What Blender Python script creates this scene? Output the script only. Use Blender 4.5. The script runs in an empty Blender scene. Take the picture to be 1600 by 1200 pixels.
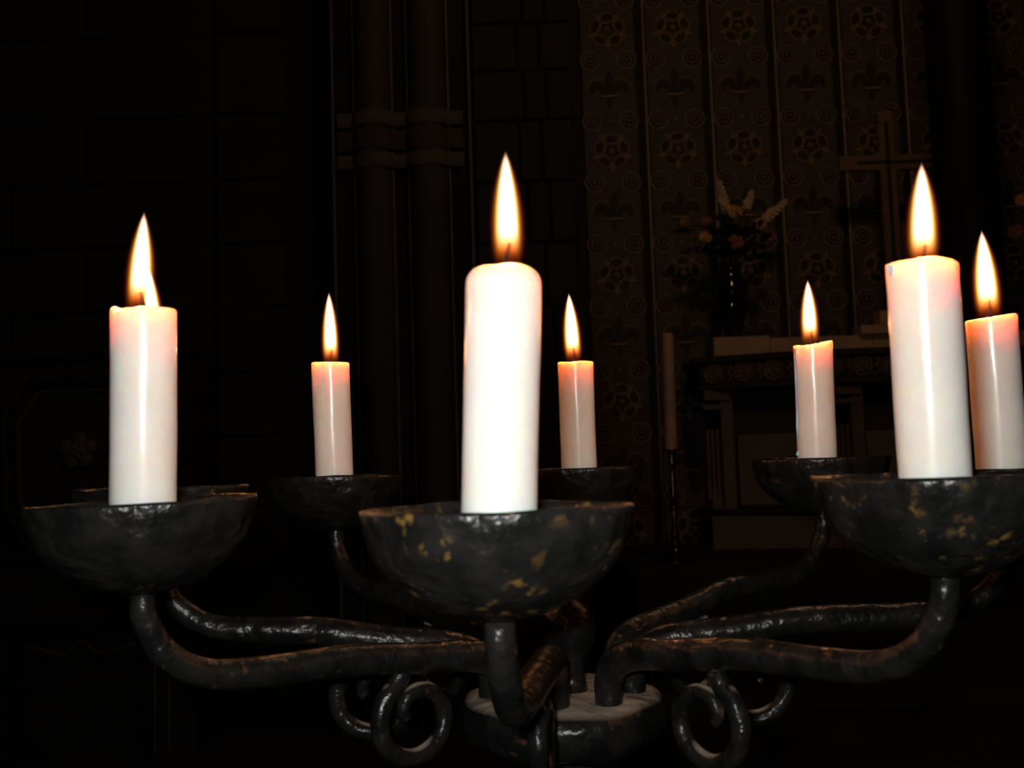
import bpy, math, random
from mathutils import Vector, Matrix
R = math.radians
random.seed(7)
C = bpy.context.scene
COL = C.collection

# ------------------------------------------------------------------ camera
CAMZ = 1.15
PITCH, ROLL, F = R(4.5), R(1.8), 1600.0
CAM = Vector((0, 0, CAMZ))
FW = Vector((0, math.cos(PITCH), math.sin(PITCH)))
UP0 = Vector((0, -math.sin(PITCH), math.cos(PITCH)))
RT0 = Vector((1, 0, 0))
RT = RT0 * math.cos(ROLL) - UP0 * math.sin(ROLL)
UP = UP0 * math.cos(ROLL) + RT0 * math.sin(ROLL)
cd = bpy.data.cameras.new('camera')
cam = bpy.data.objects.new('camera', cd)
COL.objects.link(cam)
cd.sensor_width = 36
cd.lens = 36
cd.clip_start = 0.01
cd.clip_end = 60
m3 = Matrix((RT, UP, -FW)).transposed()
cam.matrix_world = Matrix.Translation(CAM) @ m3.to_4x4()
cd.dof.use_dof = True
cd.dof.focus_distance = 0.80
cd.dof.aperture_fstop = 17.0
C.camera = cam

# ------------------------------------------------------------------ world, flash, fill lights, exposure
w = bpy.data.worlds.new('world')
C.world = w
w.use_nodes = True
w.node_tree.nodes['Background'].inputs[0].default_value = (1.0, 0.75, 0.55, 1)
w.node_tree.nodes['Background'].inputs[1].default_value = 0.0
C.view_settings.view_transform = 'Standard'
C.view_settings.look = 'None'
C.view_settings.exposure = 0.0
C.view_settings.gamma = 1.0
C.view_settings.use_curve_mapping = False

def lamp(name, kind, loc, energy, color, size=0.1, rot=None):
    ld = bpy.data.lights.new(name, kind)
    ld.energy = energy
    ld.color = color
    if kind == 'POINT':
        ld.shadow_soft_size = size
    elif kind == 'AREA':
        ld.shape = 'RECTANGLE'
        ld.size, ld.size_y = size
    o = bpy.data.objects.new(name, ld)
    o.location = loc
    if rot is not None:
        o.rotation_euler = rot
    COL.objects.link(o)
    return o

# the flash tube of the compact camera, up and to the left of its lens
lamp('camera_flash', 'AREA', (-0.023, 0.0, CAMZ + 0.021), 2.3, (1.0, 0.985, 0.955), (0.028, 0.014),
     (R(90) + PITCH, 0, 0))
# unseen fill lights, added to lift the dark background
lamp('chancel_fill', 'POINT', (0.98, 2.2, CAMZ + 2.6), 17.0, (1.0, 0.56, 0.30), 0.15)
lamp('nave_fill', 'POINT', (0.5, -3.5, CAMZ + 3.4), 4.0, (1.0, 0.82, 0.66), 0.3)

CANDLE_W = 0.21          # light of one flame
FLAME_COL = (1.0, 0.36, 0.10)

def pt(px, py, d):
    """point seen at a pixel of the photograph, d metres along the viewing axis"""
    return CAM + (FW + RT * ((px - 800) / F) - UP * ((py - 600) / F)) * d

def at(px, py, Y):
    """point of the upright plane y = Y seen at a pixel"""
    v = FW + RT * ((px - 800) / F) - UP * ((py - 600) / F)
    return CAM + v * (Y / v.y)

# ------------------------------------------------------------------ materials
def new_mat(name):
    m = bpy.data.materials.new(name)
    m.use_nodes = True
    nt = m.node_tree
    return m, nt, nt.nodes['Principled BSDF']

def noise_mix(nt, c1, c2, scale, lo=0.4, hi=0.6, detail=4, coord='Object', loc=None):
    N, L = nt.nodes, nt.links
    tc = N.new('ShaderNodeTexCoord')
    nz = N.new('ShaderNodeTexNoise')
    nz.inputs['Scale'].default_value = scale
    nz.inputs['Detail'].default_value = detail
    L.new(tc.outputs[coord], nz.inputs['Vector'])
    mr = N.new('ShaderNodeMapRange')
    mr.inputs['From Min'].default_value = lo
    mr.inputs['From Max'].default_value = hi
    L.new(nz.outputs['Fac'], mr.inputs['Value'])
    mx = N.new('ShaderNodeMix')
    mx.data_type = 'RGBA'
    L.new(mr.outputs['Result'], mx.inputs['Factor'])
    for s, c in ((6, c1), (7, c2)):
        if hasattr(c, 'is_linked'):
            L.new(c, mx.inputs[s])
        else:
            mx.inputs[s].default_value = (*c, 1)
    return mx.outputs[2], mr.outputs['Result'], nz

def bump(nt, p, scale, dist, strength=1.0, detail=3):
    N, L = nt.nodes, nt.links
    tc = N.new('ShaderNodeTexCoord')
    nz = N.new('ShaderNodeTexNoise')
    nz.inputs['Scale'].default_value = scale
    nz.inputs['Detail'].default_value = detail
    L.new(tc.outputs['Object'], nz.inputs['Vector'])
    b = N.new('ShaderNodeBump')
    b.inputs['Distance'].default_value = dist
    b.inputs['Strength'].default_value = strength
    L.new(nz.outputs['Fac'], b.inputs['Height'])
    L.new(b.outputs['Normal'], p.inputs['Normal'])
    return b

def simple(name, c1, c2, scale=20, rough=0.6, bscale=None, bdist=0.001, spec=0.5, metal=0.0):
    m, nt, p = new_mat(name)
    o, _, _ = noise_mix(nt, c1, c2, scale)
    nt.links.new(o, p.inputs['Base Color'])
    p.inputs['Roughness'].default_value = rough
    p.inputs['Specular IOR Level'].default_value = spec
    p.inputs['Metallic'].default_value = metal
    if bscale:
        bump(nt, p, bscale, bdist)
    return m

def iron(name, chips=0.0, dust=0.0):
    m, nt, p = new_mat(name)
    N, L = nt.nodes, nt.links
    o, _, _ = noise_mix(nt, (0.0055, 0.0058, 0.0057), (0.0125, 0.012, 0.0112), 60)
    # small rusty freckles everywhere
    o, _, _ = noise_mix(nt, o, (0.07, 0.032, 0.014), 95, 0.66, 0.74, 5)
    if chips:
        o2, _, _ = noise_mix(nt, o, (0.15, 0.085, 0.022), 150, 0.58, 0.70, 5)
        # the paint is chipped in patches only
        o, _, _ = noise_mix(nt, o, o2, 42, 0.42, 0.55, 2)
    if dust:
        g = N.new('ShaderNodeNewGeometry')
        sx = N.new('ShaderNodeSeparateXYZ')
        L.new(g.outputs['Normal'], sx.inputs[0])
        mr = N.new('ShaderNodeMapRange')
        mr.inputs['From Min'].default_value = 0.70
        mr.inputs['From Max'].default_value = 0.94
        mr.inputs['To Max'].default_value = dust
        L.new(sx.outputs['Z'], mr.inputs['Value'])
        mx = N.new('ShaderNodeMix')
        mx.data_type = 'RGBA'
        L.new(mr.outputs['Result'], mx.inputs['Factor'])
        L.new(o, mx.inputs[6])
        mx.inputs[7].default_value = (0.32, 0.26, 0.20, 1)
        o = mx.outputs[2]
        rr = N.new('ShaderNodeMapRange')
        rr.inputs['To Min'].default_value = 0.28
        rr.inputs['To Max'].default_value = 0.9
        L.new(mr.outputs['Result'], rr.inputs['Value'])
        L.new(rr.outputs['Result'], p.inputs['Roughness'])
    else:
        p.inputs['Roughness'].default_value = 0.30
    L.new(o, p.inputs['Base Color'])
    p.inputs['Specular IOR Level'].default_value = 0.26
    b1 = bump(nt, p, 90, 0.0022, 0.9, 4)
    tc = N.new('ShaderNodeTexCoord')
    nz = N.new('ShaderNodeTexNoise')
    nz.inputs['Scale'].default_value = 34
    nz.inputs['Detail'].default_value = 2
    nz.inputs['Distortion'].default_value = 1.2
    L.new(tc.outputs['Object'], nz.inputs['Vector'])
    b2 = N.new('ShaderNodeBump')
    b2.inputs['Distance'].default_value = 0.004
    b2.inputs['Strength'].default_value = 0.8
    L.new(nz.outputs['Fac'], b2.inputs['Height'])
    L.new(b2.outputs['Normal'], b1.inputs['Normal'])
    return m

M = {}
M['iron'] = iron('black_iron')
M['iron_chipped'] = iron('chipped_black_iron', chips=1.0)
M['iron_arm'] = iron('black_iron_bar')
M['iron_dusty'] = iron('dusty_black_iron', dust=0.75)

def wax_mat():
    m, nt, p = new_mat('white_wax')
    o, _, _ = noise_mix(nt, (0.90, 0.86, 0.82), (0.86, 0.82, 0.77), 40)
    nt.links.new(o, p.inputs['Base Color'])
    p.inputs['Roughness'].default_value = 0.24
    p.inputs['Specular IOR Level'].default_value = 0.5
    p.inputs['Subsurface Weight'].default_value = 1.0
    p.inputs['Subsurface Radius'].default_value = (1.0, 0.36, 0.12)
    p.inputs['Subsurface Scale'].default_value = 0.022
    p.inputs['Subsurface Anisotropy'].default_value = 0.3
    bump(nt, p, 55, 0.0004, 0.6, 2)
    return m
M['wax'] = wax_mat()
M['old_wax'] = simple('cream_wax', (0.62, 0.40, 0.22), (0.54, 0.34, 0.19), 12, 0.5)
M['wick'] = simple('charred_wick', (0.0015, 0.0012, 0.0012), (0.004, 0.003, 0.003), 300, 0.95, spec=0.05)

def flame_mat():
    """burning gas: a volume that gives off light; shape in the flame's own unit space"""
    m = bpy.data.materials.new('candle_flame')
    m.use_nodes = True
    nt = m.node_tree
    N, L = nt.nodes, nt.links
    for n in list(N):
        N.remove(n)
    out = N.new('ShaderNodeOutputMaterial')
    tc = N.new('ShaderNodeTexCoord')
    sp = N.new('ShaderNodeSeparateXYZ')
    L.new(tc.outputs['Object'], sp.inputs[0])
    def mth(op, a, b=None, clamp=False):
        n = N.new('ShaderNodeMath')
        n.operation = op
        n.use_clamp = clamp
        for i, v in enumerate((a, b)):
            if v is None:
                continue
            if isinstance(v, (int, float)):
                n.inputs[i].default_value = v
            else:
                L.new(v, n.inputs[i])
        return n.outputs[0]
    fc = N.new('ShaderNodeFloatCurve')
    cv = fc.mapping.curves[0]
    pts = FLAME_SHAPE
    cv.points[0].location = pts[0]
    cv.points[1].location = pts[-1]
    for q in pts[1:-1]:
        cv.points.new(*q)
    fc.mapping.update()
    L.new(sp.outputs['Z'], fc.inputs['Value'])
    r2 = mth('ADD', mth('MULTIPLY', sp.outputs['X'], sp.outputs['X']), mth('MULTIPLY', sp.outputs['Y'], sp.outputs['Y']))
    rho = mth('DIVIDE', mth('SQRT', r2), mth('MAXIMUM', fc.outputs[0], 0.03))
    # the dim zone round the wick
    zz = mth('ADD', sp.outputs['Z'], mth('MULTIPLY', mth('MULTIPLY', rho, rho), 0.13))
    mr = N.new('ShaderNodeMapRange')
    mr.interpolation_type = 'SMOOTHSTEP'
    mr.inputs['From Min'].default_value = 0.0
    mr.inputs['From Max'].default_value = 0.40
    L.new(zz, mr.inputs['Value'])
    mt = N.new('ShaderNodeMapRange')
    mt.inputs['From Min'].default_value = 0.93
    mt.inputs['From Max'].default_value = 1.05
    mt.inputs['To Min'].default_value = 1.0
    mt.inputs['To Max'].default_value = 0.0
    L.new(sp.outputs['Z'], mt.inputs['Value'])
    # hot yellow-white gas inside, cooler and redder mantle outside and round the wick
    cc = N.new('ShaderNodeCombineColor')
    for ch, (g, k, pw_, bp) in enumerate(((0.58, 2.8, 2.6, 1.5), (0.27, 2.95, 3.2, 2.2), (0.19, 4.7, 4.0, 3.2))):
        fall = mth('EXPONENT', mth('MULTIPLY', mth('POWER', rho, pw_), -k))
        base = mth('ADD', mth('POWER', mr.outputs['Result'], bp), 0.006 if ch == 0 else 0.002)
        L.new(mth('MULTIPLY', mth('MULTIPLY', fall, base), g), cc.inputs[ch])
    st = mth('MULTIPLY', mt.outputs['Result'], FLAME_GAIN)
    em = N.new('ShaderNodeEmission')
    L.new(cc.outputs[0], em.inputs['Color'])
    L.new(st, em.inputs['Strength'])
    L.new(em.outputs[0], out.inputs['Volume'])
    m.cycles.volume_step_rate = 0.25
    return m
FLAME_SHAPE = [(0.0, 0.88), (0.08, 0.95), (0.22, 1.0), (0.42, 0.97), (0.62, 0.82), (0.80, 0.57), (0.93, 0.31), (1.0, 0.12)]
FLAME_GAIN = 3200.0
M['flame'] = flame_mat()

M['panel'] = simple('painted_panel', (0.118, 0.094, 0.072), (0.092, 0.075, 0.058), 9, 0.75)
M['panel_line'] = simple('stencil_ochre', (0.36, 0.22, 0.125), (0.26, 0.16, 0.09), 30, 0.7)
M['panel_dark'] = simple('stencil_dark', (0.045, 0.036, 0.03), (0.03, 0.026, 0.022), 30, 0.7)
M['groove'] = simple('dark_batten', (0.018, 0.015, 0.013), (0.026, 0.02, 0.017), 12, 0.8)
M['bead'] = simple('pale_bead', (0.50, 0.36, 0.24), (0.40, 0.28, 0.19), 14, 0.6)
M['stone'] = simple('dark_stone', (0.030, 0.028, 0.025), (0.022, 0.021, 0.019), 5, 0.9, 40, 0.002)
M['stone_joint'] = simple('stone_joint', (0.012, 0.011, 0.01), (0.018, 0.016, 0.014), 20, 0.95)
M['shaft'] = simple('column_stone', (0.052, 0.047, 0.040), (0.042, 0.038, 0.033), 4, 0.8, 30, 0.001)
M['shaft_ring'] = simple('ring_stone', (0.095, 0.085, 0.072), (0.08, 0.07, 0.06), 6, 0.8, 30, 0.001)
M['shaft_shade'] = simple('shaded_hollow', (0.01, 0.009, 0.008), (0.016, 0.014, 0.012), 4, 0.9)  # shade between the shafts, painted as a darker stone
M['fillet'] = simple('lit_fillet', (0.15, 0.135, 0.115), (0.12, 0.105, 0.09), 8, 0.7)  # light caught on the thin rolls, painted as paler stone
M['black_col'] = simple('black_marble', (0.006, 0.005, 0.005), (0.012, 0.01, 0.009), 5, 0.6, spec=0.15)
M['wood_dark'] = simple('dark_oak', (0.03, 0.023, 0.018), (0.02, 0.016, 0.013), 14, 0.7)
M['wood_edge'] = simple('pale_oak_edge', (0.13, 0.11, 0.09), (0.10, 0.085, 0.07), 20, 0.6)  # paler oak tone for edges, mouldings and carving
M['wood_cross'] = simple('cross_oak', (0.24, 0.14, 0.085), (0.19, 0.11, 0.068), 10, 0.6)
M['wood_inlay'] = simple('cross_inlay', (0.02, 0.014, 0.01), (0.03, 0.02, 0.015), 20, 0.6)
M['altar_pale'] = simple('altar_pale_stone', (0.66, 0.42, 0.26), (0.56, 0.35, 0.22), 8, 0.8)
M['altar_body'] = simple('altar_stone', (0.20, 0.15, 0.105), (0.16, 0.12, 0.085), 7, 0.8)
M['altar_dark'] = simple('altar_dark_wood_shade', (0.03, 0.02, 0.014), (0.042, 0.028, 0.02), 10, 0.75)  # dark wood of the table, and the shade painted on the body
M['altar_carving'] = simple('altar_carving', (0.20, 0.13, 0.085), (0.15, 0.10, 0.065), 40, 0.7)
M['brass'] = simple('old_brass', (0.30, 0.17, 0.06), (0.22, 0.12, 0.05), 30, 0.28, metal=1.0)
M['floor'] = simple('floor_stone', (0.02, 0.018, 0.016), (0.03, 0.027, 0.024), 3, 0.9)
M['ceil'] = simple('ceiling_timber', (0.02, 0.016, 0.013), (0.03, 0.024, 0.02), 3, 0.9)
M['petal_white'] = simple('white_petals', (0.90, 0.68, 0.42), (0.80, 0.58, 0.32), 60, 0.7)
M['petal_yellow'] = simple('apricot_petals', (0.90, 0.50, 0.16), (0.80, 0.40, 0.12), 60, 0.7)
M['petal_red'] = simple('rust_petals', (0.55, 0.24, 0.12), (0.42, 0.18, 0.09), 60, 0.7)
M['leaf'] = simple('dark_leaves', (0.018, 0.026, 0.012), (0.03, 0.04, 0.018), 40, 0.6)
def glass_mat():
    m, nt, p = new_mat('dark_vase_glaze')
    p.inputs['Base Color'].default_value = (0.02, 0.016, 0.014, 1)
    p.inputs['Roughness'].default_value = 0.08
    return m
M['vase'] = glass_mat()

# ------------------------------------------------------------------ mesh helpers
class MB:
    def __init__(s):
        s.v, s.f, s.m = [], [], []
    def add(s, vf, mi=0):
        v, f = vf
        k = len(s.v)
        s.v += [tuple(q) for q in v]
        s.f += [tuple(i + k for i in q) for q in f]
        s.m += [mi] * len(f)
        return s
    def mesh(s, name, mats, smooth=True):
        me = bpy.data.meshes.new(name)
        me.from_pydata(s.v, [], s.f)
        for mm in (mats if isinstance(mats, (list, tuple)) else [mats]):
            me.materials.append(mm)
        for p, i in zip(me.polygons, s.m):
            p.material_index = i
            p.use_smooth = smooth
        me.update()
        return me

def link(name, me, parent=None, loc=None):
    o = bpy.data.objects.new(name, me)
    COL.objects.link(o)
    if parent is not None:
        o.parent = parent
    if loc is not None:
        o.location = loc
    return o

def obj(name, mb, mats, parent=None, smooth=True, loc=None, auto=False):
    me = mb.mesh(name, mats, smooth)
    if auto:
        me.set_sharp_from_angle(angle=R(40))
    return link(name, me, parent, loc)

def empty(name, loc, rz=0):
    o = bpy.data.objects.new(name, None)
    o.empty_display_size = 0.05
    o.location = loc
    o.rotation_euler = (0, 0, rz)
    COL.objects.link(o)
    return o

def tag(o, label=None, cat=None, group=None, kind=None):
    if label: o['label'] = label
    if cat: o['category'] = cat
    if group: o['group'] = group
    if kind: o['kind'] = kind
    return o

def lathe(prof, n=32, c=(0, 0, 0), fn=None):
    """prof = [(r, z)...]; ends with r ~ 0 are closed"""
    v, f = [], []
    for (r, z) in prof:
        for i in range(n):
            a = 2 * math.pi * i / n
            x, y, zz = r * math.cos(a), r * math.sin(a), z
            if fn:
                x, y, zz = fn(x, y, zz, a, r)
            v.append((x + c[0], y + c[1], zz + c[2]))
    k = len(prof)
    for j in range(k - 1):
        for i in range(n):
            i2 = (i + 1) % n
            f.append((j * n + i, j * n + i2, (j + 1) * n + i2, (j + 1) * n + i))
    f.append(tuple(reversed(range(n))))
    f.append(tuple((k - 1) * n + i for i in range(n)))
    return v, f

def spline(P, per=8):
    P = [Vector(p) for p in P]
    Q = [P[0] * 2 - P[1]] + P + [P[-1] * 2 - P[-2]]
    out = []
    for i in range(1, len(Q) - 2):
        a, b, c, d = Q[i - 1], Q[i], Q[i + 1], Q[i + 2]
        for k in range(per):
            t = k / per
            out.append(0.5 * ((2 * b) + (c - a) * t + (2 * a - 5 * b + 4 * c - d) * t * t + (3 * b - a - 3 * c + d) * t ** 3))
    out.append(P[-1])
    return out

def interp(rs, n):
    out = []
    for i in range(n):
        t = i / (n - 1) * (len(rs) - 1)
        k = min(int(t), len(rs) - 2)
        out.append(rs[k] + (rs[k + 1] - rs[k]) * (t - k))
    return out

def tube(P, rs, n=14, per=8, smooth=True, round_end=False):
    pts = spline(P, per) if smooth else [Vector(p) for p in P]
    if isinstance(rs, (int, float)):
        rs = [rs, rs]
    rr = interp(rs, len(pts))
    v, f = [], []
    up = None
    for i, p in enumerate(pts):
        a = pts[max(i - 1, 0)]
        b = pts[min(i + 1, len(pts) - 1)]
        t = (b - a).normalized()
        if up is None:
            up = t.orthogonal().normalized()
        up = (up - t * up.dot(t)).normalized()
        s = t.cross(up)
        for k in range(n):
            an = 2 * math.pi * k / n
            v.append(p + (up * math.cos(an) + s * math.sin(an)) * rr[i])
    for j in range(len(pts) - 1):
        for i in range(n):
            i2 = (i + 1) % n
            f.append((j * n + i, j * n + i2, (j + 1) * n + i2, (j + 1) * n + i))
    f.append(tuple(reversed(range(n))))
    f.append(tuple((len(pts) - 1) * n + i for i in range(n)))
    return v, f

def box(x0, x1, y0, y1, z0, z1, b=0.0):
    if b <= 0:
        v = [(x, y, z) for z in (z0, z1) for y in (y0, y1) for x in (x0, x1)]
        f = [(0, 2, 3, 1), (4, 5, 7, 6), (0, 1, 5, 4), (2, 6, 7, 3), (0, 4, 6, 2), (1, 3, 7, 5)]
        return v, f
    # chamfered on the camera-facing side (front = y0)
    v = [(x0, y1, z0), (x1, y1, z0), (x1, y1, z1), (x0, y1, z1),
         (x0, y0 + b, z0), (x1, y0 + b, z0), (x1, y0 + b, z1), (x0, y0 + b, z1),
         (x0 + b, y0, z0 + b), (x1 - b, y0, z0 + b), (x1 - b, y0, z1 - b), (x0 + b, y0, z1 - b)]
    f = [(0, 3, 2, 1), (8, 9, 10, 11)]
    for i in range(4):
        j = (i + 1) % 4
        f.append((i, j, 4 + j, 4 + i))
        f.append((4 + i, 4 + j, 8 + j, 8 + i))
    return v, f

def prism(outline, y0, y1):
    """outline of (x, z) extruded from y0 (front) back to y1"""
    n = len(outline)
    v = [(x, y0, z) for x, z in outline] + [(x, y1, z) for x, z in outline]
    f = [tuple(range(n)), tuple(reversed(range(n, 2 * n)))]
    for i in range(n):
        j = (i + 1) % n
        f.append((i, n + i, n + j, j))
    return v, f

def ring_flat(cx, cz, ro, ri, y0, y1, n=20, a0=0, a1=2 * math.pi):
    v, f = [], []
    for i in range(n + 1):
        a = a0 + (a1 - a0) * i / n
        ca, sa = math.cos(a), math.sin(a)
        v += [(cx + ro * ca, y1, cz + ro * sa), (cx + ro * ca, y0, cz + ro * sa),
              (cx + ri * ca, y0, cz + ri * sa), (cx + ri * ca, y1, cz + ri * sa)]
    for i in range(n):
        for k in range(3):
            f.append((i * 4 + k, i * 4 + k + 1, i * 4 + 4 + k + 1, i * 4 + 4 + k))
    return v, f

def ell(cx, cz, a, b, rot=0, n=12):
    out = []
    for i in range(n):
        t = 2 * math.pi * i / n
        x, z = a * math.cos(t), b * math.sin(t)
        out.append((cx + x * math.cos(rot) - z * math.sin(rot), cz + x * math.sin(rot) + z * math.cos(rot)))
    return out

# ================================================================== THE ROOM
BACK = 5.45
PLAT = at(1140, 866, 4.75).z              # sanctuary floor level
mb = MB().add(box(-6, 6, -6, BACK + 0.3, -0.1, 0.0))
tag(obj('floor', mb, M['floor'], smooth=False), kind='structure', label='dark stone church floor in deep shade below the candelabrum')
mb = MB().add(box(-6, 6, -6, BACK + 0.3, 6.2, 6.4))
tag(obj('ceiling', mb, M['ceil'], smooth=False), kind='structure', label='dark timber ceiling high above the frame')
mb = MB().add(box(-6, 6, BACK, BACK + 0.3, 0, 6.2))
wall_back = tag(obj('wall_back', mb, M['groove'], smooth=False), kind='structure',
                label='stencilled chancel wall with roses and lilies behind the altar')
mb = MB().add(box(6, 6.3, -6, BACK + 0.3, 0, 6.2))
tag(obj('wall_right', mb, M['stone'], smooth=False), kind='structure', label='dark side wall out of view to the right')
# sanctuary steps
mb = MB()
mb.add(box(0.45, 5.9, 3.95, BACK, 0.0, PLAT))
mb.add(box(0.45, 5.9, 3.62, 3.95, 0.0, PLAT * 0.75))
mb.add(box(0.45, 5.9, 3.29, 3.62, 0.0, PLAT * 0.5))
mb.add(box(0.45, 5.9, 2.96, 3.29, 0.0, PLAT * 0.25))
tag(obj('trim_1', mb, M['floor'], smooth=False), kind='structure', label='unlit stone steps up to the altar')

# ---- stencilled boards of the back wall
beads = [at(x, 0, BACK).x for x in (1002, 1104, 1206, 1307, 1406)]
pw = (beads[-1] - beads[0]) / 4
edges = [beads[0] - pw] + beads + [beads[-1] + pw, beads[-1] + 2 * pw, beads[-1] + 3 * pw]
ztop = at(1100, -60, BACK).z
zbot = PLAT
rose_z = [at(1153, y, BACK).z for y in (44, 236, 429, 622)]
dz = (rose_z[0] - rose_z[3]) / 3

def rose_mesh():
    m = MB()
    S = 1.15
    for i in range(5):
        a = R(90) + 2 * math.pi * i / 5
        cx, cz = 0.060 * math.cos(a), 0.060 * math.sin(a)
        m.add(prism(ell(cx, cz, 0.027, 0.038, a, 12), -0.007, 0), 0)
        m.add(prism(ell(cx, cz, 0.019, 0.029, a, 12), -0.012, -0.006), 1)
        b = a + R(36)
        tx, tz = 0.082 * math.cos(b), 0.082 * math.sin(b)
        m.add(prism(ell(tx, tz, 0.016, 0.008, b, 8), -0.006, 0), 0)
    for i in range(5):
        a = R(270) + 2 * math.pi * i / 5
        cx, cz = 0.025 * math.cos(a), 0.025 * math.sin(a)
        m.add(prism(ell(cx, cz, 0.0165, 0.018, a, 10), -0.015, -0.004), 0)
        m.add(prism(ell(cx, cz, 0.0115, 0.013, a, 10), -0.019, -0.014), 1)
    m.add(prism(ell(0, 0, 0.009, 0.009, 0, 10), -0.023, -0.010), 0)
    m.v = [(x * S, y, z * S) for x, y, z in m.v]
    return m.mesh('rose', [M['panel_line'], M['panel_dark']], False)

def lily_mesh():
    m = MB()
    def lobe(pts, y, mi):
        m.add(prism(pts, y, 0), mi)
    # centre spear
    lobe([(0, 0.125), (0.022, 0.075), (0.014, 0.035), (0.007, -0.02), (-0.007, -0.02), (-0.014, 0.035), (-0.022, 0.075)], -0.009, 1)
    for s in (-1, 1):
        cur = [(0.012, -0.02), (0.02, 0.02), (0.045, 0.055), (0.078, 0.058), (0.1, 0.035), (0.104, 0.005), (0.09, -0.012),
               (0.084, 0.002), (0.076, 0.016), (0.058, 0.018), (0.042, 0.002), (0.028, -0.02)]
        cur = [(s * x, z) for x, z in cur]
        if s < 0:
            cur.reverse()
        # as a strip of quads so the concave outline fills properly
        n = len(cur)
        half = n // 2
        v, f = [], []
        for i in range(half):
            a, b = cur[i], cur[n - 1 - i]
            v += [(a[0], -0.009, a[1]), (b[0], -0.009, b[1]), (a[0], 0, a[1]), (b[0], 0, b[1])]
        for i in range(half - 1):
            q = i * 4
            f += [(q, q + 1, q + 5, q + 4), (q, q + 4, q + 6, q + 2), (q + 1, q + 3, q + 7, q + 5)]
        f += [(0, 2, 3, 1), ((half - 1) * 4, (half - 1) * 4 + 1, (half - 1) * 4 + 3, (half - 1) * 4 + 2)]
        m.add((v, f), 1)
        m.add(ring_flat(s * 0.062, 0.012, 0.062, 0.056, -0.004, 0, 12, R(10) if s > 0 else R(60), R(120) if s > 0 else R(170)), 0)
    m.add(prism([(-0.045, -0.022), (0.045, -0.022), (0.045, -0.034), (-0.045, -0.034)], -0.013, 0), 0)
    lobe([(0, -0.1), (-0.016, -0.06), (-0.008, -0.036), (0.008, -0.036), (0.016, -0.06)], -0.008, 1)
    return m.mesh('fleur_de_lis', [M['panel_line'], M['panel_dark']], False)

def roundel_mesh():
    m = MB()
    m.add(ring_flat(0, 0, 0.055, 0.049, -0.005, 0, 20), 0)
    m.add(prism(ell(0, 0, 0.036, 0.036, 0, 16), -0.004, 0), 1)
    m.add(ring_flat(0, 0, 0.030, 0.025, -0.008, -0.003, 16), 0)
    m.add(prism(ell(0, 0, 0.008, 0.008, 0, 8), -0.009, -0.003), 0)
    return m.mesh('roundel', [M['panel_line'], M['panel_dark']], False)
ROSE, LILY, RNDL = rose_mesh(), lily_mesh(), roundel_mesh()
bar = MB().add(box(-0.016, 0.016, -0.007, 0, -0.006, 0.006))
DOT = MB().add(prism(ell(0, 0, 0.010, 0.010, 0, 8), -0.006, 0)).mesh('dot', [M['panel_line']], False)

bead_me = MB().add(lathe([(0.0075, zbot), (0.0075, ztop + 0.3)], 10)).mesh('bead', M['bead'])
for k in range(len(edges) - 1):
    x0, x1 = edges[k] + 0.010, edges[k + 1] - 0.050
    yb = BACK - 0.022
    p = link('board', MB().add(box(x0, x1, yb, BACK, zbot, ztop + 0.3, 0.004)).mesh('board', M['panel'], False), wall_back)
    cx = (x0 + x1) / 2
    for i in range(-1, 6):
        z = rose_z[0] - i * dz
        if z < ztop + 0.3:
            link('rose', ROSE, p, (cx, yb, z))
        if zbot + 0.1 < z - dz / 2 < ztop + 0.2:
            link('fleur_de_lis', LILY, p, (cx, yb, z - dz / 2 - 0.005))
        for s in (-1, 1):
            for q in (0.25, 0.75):
                if zbot + 0.1 < z - dz * q < ztop + 0.2:
                    link('roundel', RNDL, p, (cx + s * (x1 - x0) * 0.335, yb, z - dz * q))
        if zbot < z - dz * 0.75 < ztop + 0.2:
            link('dot', DOT, p, (cx, yb, z - dz * 0.75))
    if k + 1 < len(edges):
        link('bead', bead_me, wall_back, (edges[k + 1], BACK - 0.008, 0))

# ---- the wall to the left of the chancel, of coursed stone
LW = 4.75
xl, xr = -5.2, at(899, 300, LW).x
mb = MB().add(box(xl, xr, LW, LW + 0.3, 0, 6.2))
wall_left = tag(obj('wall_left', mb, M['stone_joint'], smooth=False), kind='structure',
                label='dark coursed stone wall left of the altar chancel')
cz = [at(150, y, LW).z for y in (-90, 63, 189, 291, 390, 490, 590, 690, 800, 910, 1040, 1180)] + [0.02]
xjam = at(340, 250, LW).x
xjam2 = at(446, 250, LW).x
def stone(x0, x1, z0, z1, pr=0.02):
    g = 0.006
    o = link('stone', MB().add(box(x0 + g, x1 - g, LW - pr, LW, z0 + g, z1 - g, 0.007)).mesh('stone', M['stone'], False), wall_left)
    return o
for j in range(len(cz) - 1):
    z1, z0 = cz[j], cz[j + 1]
    off = 0.35 * (j % 2)
    x = xjam - 0.02
    first = True
    while x > -3.0:
        wd = 0.95 + random.uniform(-.1, .1) if not first else 0.6 + off
        first = False
        stone(max(x - wd, -3.1), x, z0, z1, 0.018 + random.uniform(0, .006))
        x -= wd
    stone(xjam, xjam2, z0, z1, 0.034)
# jamb stones beside the chancel opening
zz = [at(850, y, LW).z for y in (-60, 37, 111, 189, 285, 380, 480, 590, 700, 810, 920, 1040, 1180)] + [0.02]
xa, xb, xc = at(742, 300, LW).x, at(808, 150, LW).x, at(843, 150, LW).x
for j in range(len(zz) - 1):
    s = 0.0 if j % 2 else 0.03
    stone(xa, xb + s, zz[j + 1], zz[j], 0.02)
    stone(xb + s, xc + s, zz[j + 1], zz[j], 0.006 if j == 1 else 0.022)
    stone(xc + s, xr, zz[j + 1], zz[j], 0.02)

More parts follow.
